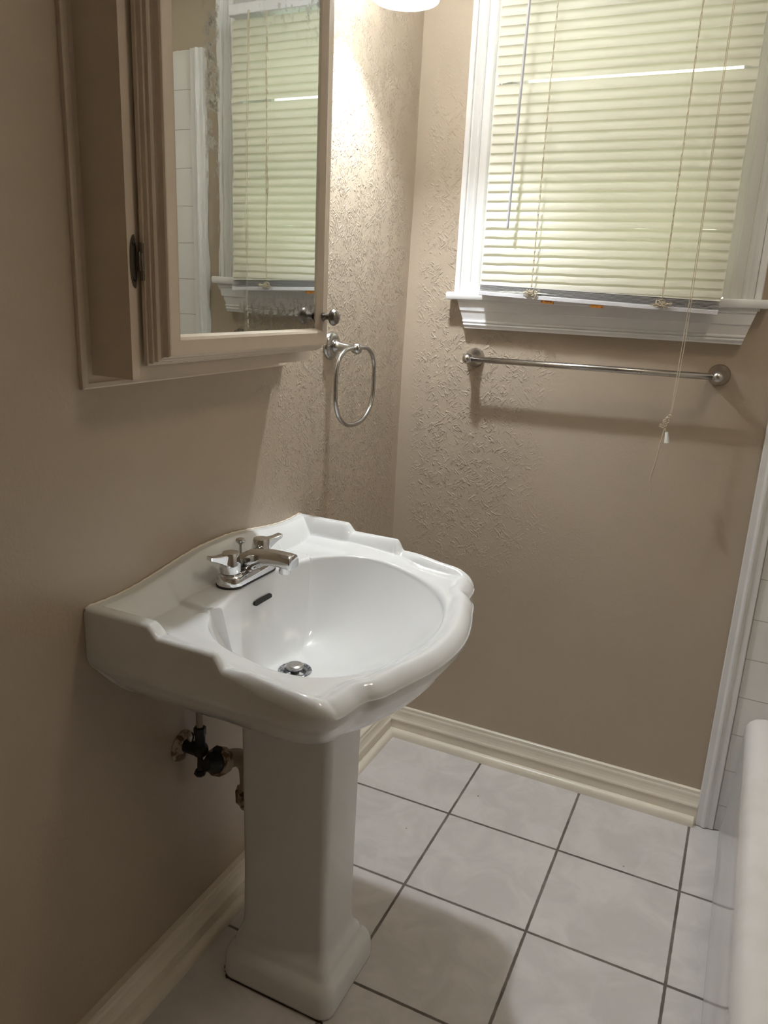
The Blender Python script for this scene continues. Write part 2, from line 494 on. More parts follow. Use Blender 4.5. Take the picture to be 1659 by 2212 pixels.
# -------------------------------------------------------------------- blind
BX0, BX1, BY = .2355, .8300, -.0600
bl = empty('window_blind', (.53, BY, 1.40), 'cream mini blind with closed slats hanging in front of the window', 'window blind')
bm = BM(); box(bm, BX0 - .004, BX1 + .004, BY - .014, BY + .034, 2.132, 2.160, .002)
obj('headrail', bm, M_rail, bl)
def slat_mesh(x0, x1, zc, ang=70, w=.0262, crown=.0020, cut=None, seed=0, wav=0.0, drop=0.0):
    bm = BM(); nx = 60 if (cut or wav) else 24; nw = 8
    a = math.radians(ang); rnd = random.Random(seed)
    top = []; ph = rnd.random() * 6
    for i in range(nx + 1):
        xx = x0 + (x1 - x0) * i / nx
        lim = 1.0
        if cut: lim = cut(xx, rnd)
        row = []
        for k in range(nw + 1):
            t = -0.5 + k / nw                    # -0.5 low edge (room side) .. +0.5 high edge (window side)
            t = max(t, 0.5 - lim)
            e = crown * (1 - 4 * t * t)
            dy = t * w * math.cos(a) - e * math.sin(a)
            dz = t * w * math.sin(a) + e * math.cos(a)
            if wav and k == 0: dz += wav * math.sin(xx * 61 + ph) * math.sin(xx * 23 + 2 * ph) * rnd.uniform(.4, 1)
            row.append((xx, BY + dy, zc + dz + drop * (xx - x0) / (x1 - x0)))
        top.append(row)
    loft(bm, top, closed=False, cap0=False, cap1=False)
    return bm
ZS = [2.1215, 2.1000] + [2.0785, 2.0575, 2.0365, 2.0150, 1.9930, 1.9715, 1.9510, 1.9305, 1.9065, 1.8845, 1.8625, 1.8400, 1.8185, 1.7960,
      1.7745, 1.7520, 1.7290, 1.7075, 1.6850, 1.6625, 1.6400, 1.6190, 1.5965, 1.5745, 1.5530, 1.5320, 1.5105, 1.4890, 1.4680, 1.4500]
ZS = [z - .0085 for z in ZS]
proto = None
for i, zc in enumerate(ZS):
    if i == 9:
        def cut(xx, rnd):
            if xx < .262: return 0.99
            if xx < .315: return rnd.uniform(.86, .97)
            if xx < .815: return .87
            return 1.0
        so = obj('slat', slat_mesh(BX0 + .004, BX1, zc + .001, cut=cut, seed=3), M_slat, bl, True)
        tag(so, 'slat with a chipped edge that leaves a bright slit')
    elif i == len(ZS) - 1:
        so = obj('slat', slat_mesh(BX0, BX1, zc, wav=.001, seed=i, ang=68, w=.0250, drop=-.003), M_slat, bl, True)
        so = obj('slat', slat_mesh(BX0 + .001, BX1 - .002, 1.4330, wav=.0008, seed=i + 9, ang=62, w=.0240, drop=-.0095), M_slat, bl, True)
    elif i >= 24:
        so = obj('slat', slat_mesh(BX0, BX1, zc - .0000, wav=.0016, seed=i, ang=68, w=.0250), M_slat, bl, True)
    elif proto is None:
        proto = so = obj('slat', slat_mesh(BX0, BX1, zc), M_slat, bl, True, origin=(.53, BY, zc))
    else:
        so = proto.copy(); COL.objects.link(so); so.parent = bl
        so.location = Vector((.53 + random.uniform(-.0012, .0012), BY, zc)) - wloc(bl)
    if i < 24 and i != 9:
        so.rotation_euler = (math.radians(random.uniform(-.7, .7)), 0, 0)
# slats stacked on the crooked bottom rail
def rz(x, left, right): return left + (right - left) * (x - .2366) / (.8258 - .2366)
for k in range(7):
    bm = BM(); zl = 1.4190 + k * .0026; zr = 1.4000 + k * .0031
    loft(bm, [[(xx, BY + d, rz(xx, zl, zr) + h) for d, h in ((-.0125, -.0004), (-.0125, .0006), (0, .0016), (.0125, .0006), (.0125, -.0004), (0, .0006))]
              for xx in (BX0 + .001 + .0006 * (k % 3), BX1 - .0035 - .0008 * (k % 2))])
    obj('slat', bm, M_stack, bl)
bm = BM()
prof = [(-.0135, .001), (-.0125, 0), (.0125, 0), (.0135, .001), (.0135, .009), (.0125, .0102), (-.0125, .0102), (-.0135, .009)]
loft(bm, [[(xx, BY + d, rz(xx, 1.4080, 1.3880) + h) for d, h in prof] for xx in (BX0 + .001, BX1 - .004)])
rail = obj('bottom_rail', bm, M_rail, bl)
bm = BM(); loft(bm, [[(xx, BY + d * 1.05, rz(xx, 1.4080, 1.3880) + .0051 + (h - .0051) * 1.15) for d, h in prof] for xx in (BX1 - .014, BX1 - .0035)])
obj('end_cap', bm, M_rail, rail)
for xa, xb in ((.405, .438), (.529, .563)):
    bm = BM()
    loft(bm, [[(xx, BY - .0125 + q, rz(xx, 1.4080, 1.3880) + h) for q, h in ((0, .0005), (.0006, .0005), (.0030, -.0075), (.0024, -.0075))] for xx in (xa, xb)])
    obj('orange_label', bm, M_sticker, rail)
# ladder cords with twisted strings
def strand(bm, x, y, z0, z1, ph, amp=.0012, r=.00085, n=150, frq=110):
    tube(bm, [(x + amp * math.sin(ph + frq * z), y - .0006 * abs(math.cos(ph + frq * z)), z)
              for z in [z0 + (z1 - z0) * k / n for k in range(n + 1)]], r, 5)
for xl, zb in ((.3775, 1.4330), (.6990, 1.4190)):
    bm = BM()
    strand(bm, xl, BY - .0150, zb, 2.132, 0); strand(bm, xl, BY - .0150, zb, 2.132, PI, amp=.0016)
    for z in [1.475 + .0217 * k for k in range(30)]:
        tube(bm, [(xl - .001, BY - .0165, z), (xl + .0016, BY - .0168, z + .004), (xl + .0006, BY - .0163, z + .008)], .0007, 4)
    lc = obj('ladder_cord', bm, M_cord, bl, True)
    bm = BM(); rnd = random.Random(int(xl * 1000))
    pts = []
    for k in range(46):
        pts.append((xl + rnd.gauss(0, .0092), BY - .0160 - abs(rnd.gauss(0, .0035)), zb - .013 + rnd.gauss(0, .0055)))
    pts += [(xl + .016, BY - .017, zb - .010), (xl + .021, BY - .018, zb - .006), (xl + .024, BY - .017, zb - .011), (xl + .019, BY - .016, zb - .013)]
    tube(bm, catmull(pts, 5), .0008, 5)
    obj('tangled_cord_end', bm, M_cord, lc, True)
# tilt wand
bm = BM(); a = Vector((.3155, -.094, 2.122)); b = Vector((.3065, -.094, 1.572))
tube(bm, [a, b + (a - b) * .008, b], [.0038, .0038, .0026], 6)
wd = obj('tilt_wand', bm, M_plastic, bl)
bm = BM(); tube(bm, [(.3155, -.094, 2.120), (.3155, -.094, 2.134), (.3155, -.086, 2.143), (.3155, -.074, 2.143)], .0016, 8); obj('wand_hook', bm, M_ring, wd, True)
# lift cord
bm = BM()
c1 = [(.7605, -.0760, 2.140), (.7610, -.080, 2.04), (.7622, -.083, 1.60), (.7616, -.0855, 1.386), (.7590, -.088, 1.25), (.7572, -.0900, 1.152)]
c2 = [(.7635, -.0760, 2.140), (.7640, -.082, 2.04), (.7655, -.086, 1.60), (.7665, -.0870, 1.386), (.7640, -.089, 1.25), (.7592, -.0905, 1.150)]
tube(bm, catmull(c1, 10), .0009, 6); tube(bm, catmull(c2, 10), .0009, 6)
lift = obj('lift_cord', bm, M_cord, bl, True)
bm = BM(); rnd = random.Random(4)
kn = [(.757, -.090, 1.155)]
for (kx, kz, s, n) in ((.7555, 1.147, .0022, 6), (.7525, 1.138, .0036, 9), (.7490, 1.128, .0050, 12), (.7435, 1.121, .0045, 12), (.7500, 1.118, .003, 6)):
    for q in range(n): kn.append((kx + rnd.gauss(0, s), -.091 + rnd.gauss(0, .003), kz + rnd.gauss(0, s * .9)))
kn += [(.7500, -.091, 1.112), (.7535, -.091, 1.1045)]
tube(bm, catmull(kn, 4), .0010, 6)
obj('knot', bm, M_cord, lift, True)
bm = BM(); lathe(bm, [(.0001, .0), (.0032, .0), (.0040, -.002), (.0062, -.0235), (.0066, -.0262), (.0056, -.0266), (.0001, -.024)],
                 (.7545, -.091, 1.1050), (-.14, 0, 1), 18)
obj('tassel', bm, M_tassel, lift, 40)
bm = BM()
tube(bm, catmull([(.7490, -.0905, 1.114), (.7445, -.090, 1.085), (.7415, -.089, 1.050), (.7375, -.087, 1.015), (.7325, -.086, .978), (.7340, -.086, .962)], 8), .0011, 6)
tube(bm, catmull([(.7480, -.0910, 1.114), (.7438, -.0915, 1.080), (.7405, -.090, 1.045), (.7350, -.088, 1.010), (.7310, -.087, .986), (.7375, -.086, .950)], 8), .0010, 6)
obj('cord_tail', bm, M_cord, lift, True)

# ---------------------------------------------------------------- towel bar
tb = empty('towel_bar', (.535, 0, 1.243), 'brushed nickel towel bar on the wall below the window sill', 'towel bar')
pl, pr = Vector((.2165, -.0665, 1.2400)), Vector((.8485, -.0665, 1.2450))
bm = BM(); tube(bm, [pl, pr], .0078, 24); obj('bar', bm, M_nickel, tb, True)
for q in (pl, pr):
    bm = BM()
    lathe(bm, [(.0265, 0), (.0265, .003), (.0250, .0055), (.0255, .007), (.0245, .010), (.0215, .016), (.0170, .025), (.0130, .036), (.0112, .046),
               (.0118, .052), (.0133, .057), (.0142, .063), (.0140, .069), (.0120, .075), (.0080, .0795), (.0030, .0815), (.0001, .082)],
          (q.x, 0, q.z), (0, -1, 0), 36)
    obj('wall_post', bm, M_nickel, tb, 50)

# --------------------------------------------------------------- towel ring
RW = wl(1.28); RY, RZ = -.4430, 1.2760
tr_ = empty('towel_ring', (RW, RY, RZ), 'satin chrome towel ring on the left wall below the cabinet knob', 'towel ring')
bm = BM()
lathe(bm, [(.0330, 0), (.0335, .003), (.0315, .006), (.0305, .0075), (.0312, .0095), (.0285, .0125), (.0240, .0140), (.0190, .0145)],
      (RW, RY, RZ), (1, 0, 0), 40, cap1=True)
obj('back_plate', bm, M_ring, tr_, 45)
bm = BM()
lathe(bm, [(.0155, .0135), (.0160, .017), (.0140, .0190), (.0125, .0215), (.0110, .030), (.0085, .050), (.0078, .0585), (.0095, .061), (.0125, .066), (.0136, .072),
           (.0125, .078), (.0090, .0825), (.0045, .0848), (.0001, .0852)], (RW, RY, RZ), (1, 0, -.03), 32)
obj('ring_post', bm, M_ring, tr_, 45)
RX = RW + .0715
cy, hw = RY, .0985
ring = [(RX, cy - hw * s, z) for s, z in ((0, RZ - .001), (.40, RZ - .0015), (.62, RZ - .006), (.84, RZ - .020), (.965, RZ - .042), (1.0, RZ - .072), (1.0, RZ - .100),
        (.96, RZ - .126), (.80, RZ - .154), (.50, RZ - .174), (.2, RZ - .1815))]
ring = ring + [(x_, 2 * cy - y_, z_) for x_, y_, z_ in ring[::-1]]
ring = [q for i, q in enumerate(ring) if i != len(ring) - 1]
bm = BM(); tube(bm, catmull(ring, 6, True), .0053, 14, True)
obj('ring', bm, M_ring, tr_, True)

# ---------------------------------------------------------- medicine cabinet
CW = wl(1.5)
YL, YRc = -1.197, -.675; ZB, ZT = 1.263, 2.02
cab = empty('medicine_cabinet', (0, -.936, 1.263), 'tan painted mirrored medicine cabinet on the left wall above the sink', 'cabinet')
bm = BM(); box(bm, CW - .02, .068, YL, YRc, ZB, ZT); obj('cabinet_body', bm, M_cab, cab)
bm = BM()   # face frame, four boards
w = .045
for a in ((YL - .001, YL + w, ZB - .0005, ZT), (YRc - w, YRc + .001, ZB - .0005, ZT), (YL + w, YRc - w, ZB - .0005, ZB + w), (YL + w, YRc - w, ZT - w, ZT)):
    box(bm, .0685, .0855, *a)
obj('face_frame', bm, M_cab, cab)
bm = BM()   # moulding on the wall round the body
TPf = [(0, 0), (.011, 0), (.0125, .003), (.0125, .010), (.009, .0125), (.0075, .017), (.0075, .0245), (0, .0245)]
y0, y1, z0 = YL - .0245, YRc + .0245, ZB - .0205
xw = CW - .004
def trimp(d, o, side):
    if side == 'L0': return (xw + d, y0 + o, ZT)
    if side == 'L1': return (xw + d, y0 + o, z0 + o * .84)
    if side == 'R1': return (xw + d, y1 - o, z0 + o * .84)
    if side == 'R0': return (xw + d, y1 - o, ZT)
loft(bm, [[trimp(d, o, s) for d, o in TPf] for s in ('L0', 'L1', 'R1', 'R0')])
obj('wall_moulding', bm, M_cab, cab)
# door: swung open a hair about its hinge side
DL, DR, DB, DT = -1.1785, -.6815, 1.2835, 1.995
hinge = Vector((.091, DL, 0)); ang = math.radians(-.6)
def dr(px, py, pz):
    v = Vector((px - hinge.x, py - hinge.y, 0)); v.rotate(Matrix.Rotation(ang, 3, 'Z'))
    return (hinge.x + v.x, hinge.y + v.y, pz)
def rect(l, r_, b, t, x): return [dr(x, DL + l, DB + b), dr(x, DR - r_, DB + b), dr(x, DR - r_, DT - t), dr(x, DL + l, DT - t)]
bm = BM()
rings = [rect(0, 0, 0, 0, .0915)]
for ins, x in ((0, .0975), (.0012, .0985), (.0026, .0985), (.0032, .1000), (.0032, .1055), (.0048, .1068), (.0062, .1068), (.0066, .108), (.0064, .1125), (.0085, .1142),
               (.0110, .1150), (.0130, .1175), (.0138, .1210), (.0138, .1270), (.0155, .1295), (.0175, .1300)):
    rings.append(rect(ins, ins, ins, ins, x))
rings.append(rect(.036, .0325, .0365, .036, .1300))
rings.append(rect(.0375, .0340, .0385, .0375, .1304))
rings.append(rect(.0395, .0365, .0430, .0395, .1285))
rings.append(rect(.0420, .0445, .0462, .0420, .1215))
rings.append(rect(.0425, .0470, .0470, .0425, .1180))
loft(bm, rings)
door = obj('cabinet_door', bm, M_cab, cab)
bm = BM(); loft(bm, [rect(.0420, .0462, .0462, .0420, .1182), rect(.0420, .0462, .0462, .0420, .1196)])
obj('mirror', bm, M_mirror, door)
bm = BM(); kx, ky, kz = dr(.1302, -.7135, 1.353)
lathe(bm, [(.0085, 0), (.0085, .0015), (.0058, .003), (.0052, .008), (.0062, .014), (.0105, .0175), (.0150, .0200), (.0162, .0228), (.0160, .0255), (.0140, .0275), (.0138, .0285),
           (.0118, .0312), (.0060, .0332), (.0001, .0338)], (kx, ky, kz), (1, -.01, 0), 32)
obj('knob', bm, M_pewter, door, 45)
# hinge leaf with knuckles
HZ = 1.4335; HY = -1.1855
bm = BM()
n = 40; hh = .0375
outl = []
for k in range(n + 1):
    t = -1 + 2 * k / n
    outl.append((HY - .0085 * (1 - abs(t) ** 2.6) ** .6, HZ + hh * t))
outl2 = [(HY + .0035 * (1 - abs(t) ** 3), z) for t, (yy, z) in zip([1 - 2 * k / n for k in range(n + 1)], outl[::-1])]
poly = outl + outl2[1:-1]
loft(bm, [[(.0857, a, b) for a, b in poly], [(.0878, a, b) for a, b in poly]])
box(bm, .0862, .0955, HY + .001, HY + .0062, HZ - .0135, HZ + .0135, .0008)
hg = obj('hinge', bm, M_brassdark, cab)
bm = BM()
for a, b in ((-.0265, -.0142), (-.0132, .0132), (.0142, .0265)):
    lathe(bm, [(.0001, a), (.0036, a), (.0036, b), (.0001, b)], (.0950, HY + .0062, HZ), (0, 0, 1), 16)
obj('hinge_knuckle', bm, M_brassdark, hg, 40)
for s in (-1, 1):
    bm = BM(); lathe(bm, [(.0032, 0), (.0032, .0006), (.0022, .0016), (.0001, .0019)], (.0877, HY - .0018, HZ + s * .0255), (1, 0, 0), 16)
    obj('screw', bm, M_black, hg, 40)

# ------------------------------------------------------------ pedestal sink
YC = -.904; HWD = .339; WX = .0008
sink = empty('pedestal_sink', (.2, YC, 0), 'white porcelain pedestal sink with stepped back standing against the left wall', 'sink')
OUT = [(.339, .10), (.339, .25), (.3385, .360), (.3370, .405), (.3305, .4290), (.3180, .4480), (.2990, .4590), (.2750, .4640), (.2500, .4670),
       (.2350, .4725), (.2220, .4825), (.2050, .4905), (.1750, .4990), (.1300, .5130), (.0800, .5255), (.0400, .5315), (0, .5335)]
half = [(p_.x, p_.y) for p_ in catmull([(a, b, 0) for a, b in OUT], 10)]
half = [(.339, WX)] + [(.339, WX + .015 * k) for k in range(1, 5)] + half
right = [(x_, YC + u_) for u_, x_ in half]
left = [(x_, YC - u_) for u_, x_ in half[::-1]]
front = np.array(right + left[1:])                     # open chain, wall(right) -> front -> wall(left)
wallE = np.array([[WX, YC - HWD + 2 * HWD * k / 120] for k in range(1, 120)])
loop = np.vstack([front, wallE])                       # closed
# resample closed loop by arc length
def resample(P, n):
    Q = np.vstack([P, P[:1]]); d = np.r_[0, np.cumsum(np.linalg.norm(np.diff(Q, axis=0), axis=1))]
    s = np.linspace(0, d[-1], n, endpoint=False)
    return np.c_[np.interp(s, d, Q[:, 0]), np.interp(s, d, Q[:, 1])]
N = 640
# keep the two wall corners exactly
nF = 460
def resample_open(P, n):
    d = np.r_[0, np.cumsum(np.linalg.norm(np.diff(P, axis=0), axis=1))]
    s = np.linspace(0, d[-1], n)
    return np.c_[np.interp(s, d, P[:, 0]), np.interp(s, d, P[:, 1])]
Lp = np.vstack([resample_open(front, nF), resample_open(np.array([[WX, YC - HWD], [WX, YC + HWD]]), N - nF + 2)[1:-1]])
frontD = resample_open(front, 700)
BCX, BCY = .275, YC
def bowl_r(th):
    dx, dy = np.cos(th), np.sin(th)
    ax = np.where(dx > 0, .200, .185); ay = .262; e = np.where(dx > 0, 2.15, 2.3)
    rr = (np.abs(dx / ax) ** e + np.abs(dy / ay) ** e) ** (-1 / e)
    # flat back edge of the D
    for _ in range(4):
        yy = rr * dy
        xc = .110 + .026 * (yy / .165) ** 2
        lim = np.where(dx < -1e-6, (xc - BCX) / np.minimum(dx, -1e-6), 9)
        rr = np.minimum(rr, np.where(np.abs(yy) < .170, lim, 9))
    return rr
th = np.arctan2(Lp[:, 1] - BCY, Lp[:, 0] - BCX)
Rb = bowl_r(th)
Bp = np.c_[BCX + Rb * np.cos(th), BCY + Rb * np.sin(th)]
def Hdeck(P):
    x_ = P[:, 0]; u_ = np.abs(P[:, 1] - YC)
    zd = .8480 - .0285 * sstep(.10, .46, x_)
    zd = zd + .0075 * (1 - sstep(.166, .175, u_ - .06 * (x_ - .05))) * (1 - sstep(.128, .16, x_))
    db = x_ - WX; ds = HWD - u_
    zr = .8865 + .0255 * (1 - sstep(.02, .27, u_)) + .002 * sstep(.28, .339, u_)
    tb = np.clip((db - .017) / .041, 0, 1); wb = 1 - tb ** 1.35
    zs = .8890 - .0180 * sstep(.131, .153, x_) - .0235 * sstep(.2580, .2780, x_) - .013 * sstep(.278, .44, x_)
    fl = .011 + .011 * (1 - sstep(.12, .26, x_)); ts = np.clip((ds - fl) / .027, 0, 1); ws = 1 - ts ** 1.4
    gs = .0075 * (1 - np.clip((ds - .042) / .042, 0, 1)) * (1 - sstep(.25, .34, x_))
    h = np.maximum(np.maximum(wb * (zr - zd), ws * (zs - zd)), gs)
    # distance to the free outline
    D = np.min(np.hypot(P[:, None, 0] - frontD[None, :, 0], P[:, None, 1] - frontD[None, :, 1]), axis=1)
    roll = .0060 * np.exp(-((D - .024) / .016) ** 2) * sstep(.26, .33, x_)
    groove = -.0022 * np.exp(-((D - .047) / .006) ** 2) * sstep(.28, .34, x_)
    rr = .009 + .019 * sstep(.25, .38, x_)
    dd = np.clip(D, 0, rr)
    edge = rr - np.sqrt(np.maximum(rr * rr - (rr - dd) ** 2, 0))
    return zd + np.maximum(h, 0) + roll + groove - edge
rings = []
# underside / apron rings from the bottom up
def inset(P, d):
    Q = P.copy()
    nx_ = np.roll(P, -1, 0) - np.roll(P, 1, 0)
    nrm = np.c_[-nx_[:, 1], nx_[:, 0]]; nrm /= np.linalg.norm(nrm, axis=1)[:, None] + 1e-9
    c = P.mean(0)
    s = np.sign(np.sum((c - P) * nrm, axis=1))[:, None]
    Q = P + nrm * s * d
    Q[:, 0] = np.maximum(Q[:, 0], WX)
    return Q
def smoothloop(P, k):
    Q = P.copy()
    for _ in range(k): Q = .5 * Q + .25 * (np.roll(Q, 1, 0) + np.roll(Q, -1, 0))
    Q[nF:] = P[nF:]; Q[0] = P[0]; Q[nF - 1] = P[nF - 1]
    return Q
def shrink(P, d):
    # lower outline: drawn in towards the middle of the wall edge, corners softened
    Q = smoothloop(P, int(d * 1500))
    R_ = Q.copy()
    R_[:, 0] = WX + (Q[:, 0] - WX) * (1 - d * .78 / .53)
    R_[:, 1] = YC + (Q[:, 1] - YC) * (1 - d / HWD)
    return R_
Htop = Hdeck(Lp + 0.0)           # edge heights (before deck)
for d, z in ((.150, .655), (.122, .672), (.098, .690), (.080, .704), (.062, .721), (.046, .737), (.033, .752), (.022, .7655), (.0125, .7760), (.0070, .7830), (.0025, .7910), (0.0, .8010)):
    Q = shrink(Lp, d) if d > 0 else Lp
    rings.append(np.c_[Q, np.full(N, z)])
# rise up the outer face to the (varying) edge height
for t in (.35, .7, 1.0):
    z = .801 + (np.maximum(Htop, .802) - .801) * t
    rings.append(np.c_[Lp, z])
# deck from outline to bowl edge
fr_ = np.unique(np.r_[np.linspace(0, .25, 22), np.linspace(.25, .8, 26), np.linspace(.8, .99, 12)])[1:]
ln = np.linalg.norm(Bp - Lp, axis=1)
for t in fr_:
    P = Lp + (Bp - Lp) * t
    z = Hdeck(P)
    dB = (1 - t) * ln
    rl = .009 + .012 * sstep(.24, .40, P[:, 0])
    ddb = np.clip(dB, 0, rl)
    z = z - (.55 + .2 * sstep(.24, .40, P[:, 0])) * (rl - np.sqrt(np.maximum(rl * rl - (rl - ddb) ** 2, 0)))
    rings.append(np.c_[P, z])
zE = rings[-1][:, 2] - .0022
DRX, DRY, DRZ = .197, YC, .6755
back = sstep(-.2, .9, -np.cos(th))
rD = .031
dv = np.c_[Bp[:, 0] - DRX, Bp[:, 1] - DRY]; dl = np.linalg.norm(dv, axis=1); dv = dv / dl[:, None]
dls = dl.copy()
for _ in range(260): dls = .5 * dls + .25 * (np.roll(dls, 1) + np.roll(dls, -1))
for s in np.r_[np.linspace(1, .93, 8), np.linspace(.91, .02, 38)]:
    wt = float(sstep(.72, .99, s))
    rad = rD + (dl * wt + dls * (1 - wt) - rD) * s
    P = np.c_[DRX + dv[:, 0] * rad, DRY + dv[:, 1] * rad]
    pw = 1.75 + 1.3 * back + .5 * np.abs(np.sin(th))
    z = DRZ + (zE - DRZ) * s ** pw
    rings.append(np.c_[P, z])
P = np.c_[DRX + dv[:, 0] * rD, DRY + dv[:, 1] * rD]
rings.append(np.c_[P, np.full(N, DRZ)])
rings.append(np.c_[DRX + (P[:, 0] - DRX) * .7, DRY + (P[:, 1] - DRY) * .7, np.full(N, DRZ - .012)])
bm = BM(); loft(bm, [list(map(tuple, r_)) for r_ in rings], True, True, True)
basin = obj('basin', bm, M_porc, sink, 60)
bm = BM(); yq = np.linspace(-HWD + .002, HWD - .002, 60)
zq = Hdeck(np.c_[np.full(60, WX), YC + yq])
tube(bm, [(WX + .0012, YC + a_, b_ + .0006 + .0006 * math.sin(9 * i_)) for i_, (a_, b_) in enumerate(zip(yq, zq))], .0021, 8)
obj('caulk_line', bm, M_cream, sink, True)
# overflow slot: a dark recess lined in the back wall of the bowl
bm = BM()
oz, ox0 = .8085, .1188
def slot(xo, gro):
    out = []
    for k in range(24):
        a = 2 * PI * k / 24
        yy = .0255 * (1 if math.cos(a) > 0 else -1) + (.0042 + gro) * math.cos(a)
        zz = (.0042 + gro) * math.sin(a)
        out.append((xo - .25 * zz, YC + .004 + yy, oz + zz))
    return out
loft(bm, [slot(ox0 + .0010, 0), slot(ox0 - .006, -.0003)], True, True, True)
obj('overflow_slot', bm, M_black, basin)
# drain
bm = BM()
lathe(bm, [(.0335, .0006), (.0330, .0022), (.0310, .0030), (.0280, .0018), (.0250, .0008), (.0222, -.0010), (.0205, -.0060), (.0195, -.014), (.0001, -.014)], (DRX, DRY, DRZ), (0, 0, 1), 40)
dn = obj('drain', bm, M_drain, sink, 50)
bm = BM()
lathe(bm, [(.0090, -.010), (.0090, .004), (.0165, .0055), (.0175, .0080), (.0172, .0120), (.0150, .0138), (.0080, .0148), (.0001, .0150)], (DRX, DRY, DRZ), (0, 0, 1), 32)
obj('stopper', bm, M_nickel, dn, 45)
# pedestal
PX0, PX1, PY0, PY1 = .130, .3290, -.9930, -.8620
bm = BM()
secs = []
def psec(ix0, ix1, iy0, iy1, r_, z): secs.append(rrect(PX0 - ix0, PX1 + ix1, PY0 - iy0, PY1 + iy1, r_, z, 6))
for z, g, rr_ in ((0.0006, .0360, .026), (.004, .0385, .028), (.012, .0400, .030), (.030, .0390, .030), (.048, .0370, .029), (.058, .0335, .028), (.064, .0285, .026), (.0685, .0230, .024),
             (.0720, .0195, .023), (.080, .0175, .022), (.088, .0135, .020), (.096, .0080, .018), (.106, .0038, .017), (.118, .0018, .016), (.140, .0010, .016)):
    psec(g * .62, g * 1.0, g * 1.22, g * .92, rr_, z)
for z, g in ((.25, 0), (.40, .001), (.55, .002), (.62, .003), (.658, .004)):
    psec(g, g, g, g * 1.4, .016, z)
loft(bm, secs)
obj('pedestal', bm, M_porc, sink, 45)

M_grime = MT('brown_grime'); p = M_grime.pos()
M_grime.set(M_grime.mix(M_grime.noise(p, 300, 3), (.10, .06, .03), (.03, .02, .012)), .95)
bm = BM(); rnd = random.Random(12)
foot = rrect(PX0 - .0223, PX1 + .036, PY0 - .0439, PY1 + .0331, .028, .0008, 6)
foot = foot[9:24]
fp = catmull([(a_ , b_, .0006) for a_, b_, c_ in foot], 6)
tube(bm, [(q.x + rnd.gauss(0, .0010), q.y - .0016 + rnd.gauss(0, .0010), .0009) for q in fp], [max(.0006, .0020 + rnd.gauss(0, .0008) + .0022 * math.exp(-((i_ - 28) / 14) ** 2)) for i_ in range(len(fp))], 6)
obj('grime_line', bm, M_grime.m, sink, True)

# ------------------------------------------------------------------- faucet
FX, FY, FZ = .0890, -.9130, .8568
fc = empty('faucet', (FX, FY, FZ), 'chrome two handle faucet standing on the back deck of the sink', 'faucet')
def stad(hx, hy, z, dx=0.0, n=12):
    out = []
    for k in range(2 * n):
        a = 2 * PI * k / (2 * n)
        yy = (hy - hx) * (1 if math.sin(a) >= 0 else -1) + hx * math.sin(a)
        out.append((FX + dx + hx * math.cos(a), FY + yy, FZ + z))
    return out
bm = BM(); loft(bm, [stad(.0285, .0790, -.0012), stad(.0292, .0797, .0016), stad(.0280, .0785, .0032)])
obj('gasket', bm, M_black, fc)
bm = BM()
loft(bm, [stad(.0280, .0785, .0030), stad(.0280, .0785, .0060), stad(.0268, .0772, .0140), stad(.0250, .0755, .0190), stad(.0215, .0720, .0215)])
obj('base_plate', bm, M_chrome, fc, 50)
# spout: rises from the middle of the base and reaches over the bowl
bm = BM()
def sp_sec(x_, zc, hy, hz, sl=0.0, n=20):
    out = []
    for k in range(n):
        a = 2 * PI * k / n
        cx_, cz_ = math.cos(a), math.sin(a)
        e = .62
        yy = hy * math.copysign(abs(cx_) ** e, cx_); zz = hz * math.copysign(abs(cz_) ** e, cz_)
        if zz > 0: yy *= .90
        out.append((FX + x_ + sl * zz, FY + yy, FZ + zc + zz))
    return out
secs = [sp_sec(-.0235, .0150, .021, .012), sp_sec(-.017, .0205, .0235, .0180), sp_sec(-.004, .0270, .0250, .0240), sp_sec(.010, .0330, .0240, .0250), sp_sec(.024, .0400, .0215, .0205),
        sp_sec(.040, .0465, .0200, .0160), sp_sec(.060, .0500, .0195, .0142), sp_sec(.080, .0505, .0195, .0138), sp_sec(.0960, .0498, .0195, .0142), sp_sec(.1050, .0488, .0193, .0142), sp_sec(.1068, .0485, .0188, .0136), sp_sec(.1078, .0482, .0172, .0120)]
loft(bm, secs)
obj('spout', bm, M_chrome, fc, 45)
bm = BM(); lathe(bm, [(.0001, -.0005), (.0112, 0), (.0112, -.0125), (.0098, -.0140), (.0085, -.0120), (.0001, -.0110)], (FX + .0875, FY, FZ + .0372), (0, 0, 1), 24)
obj('aerator', bm, M_chrome, fc, 45)
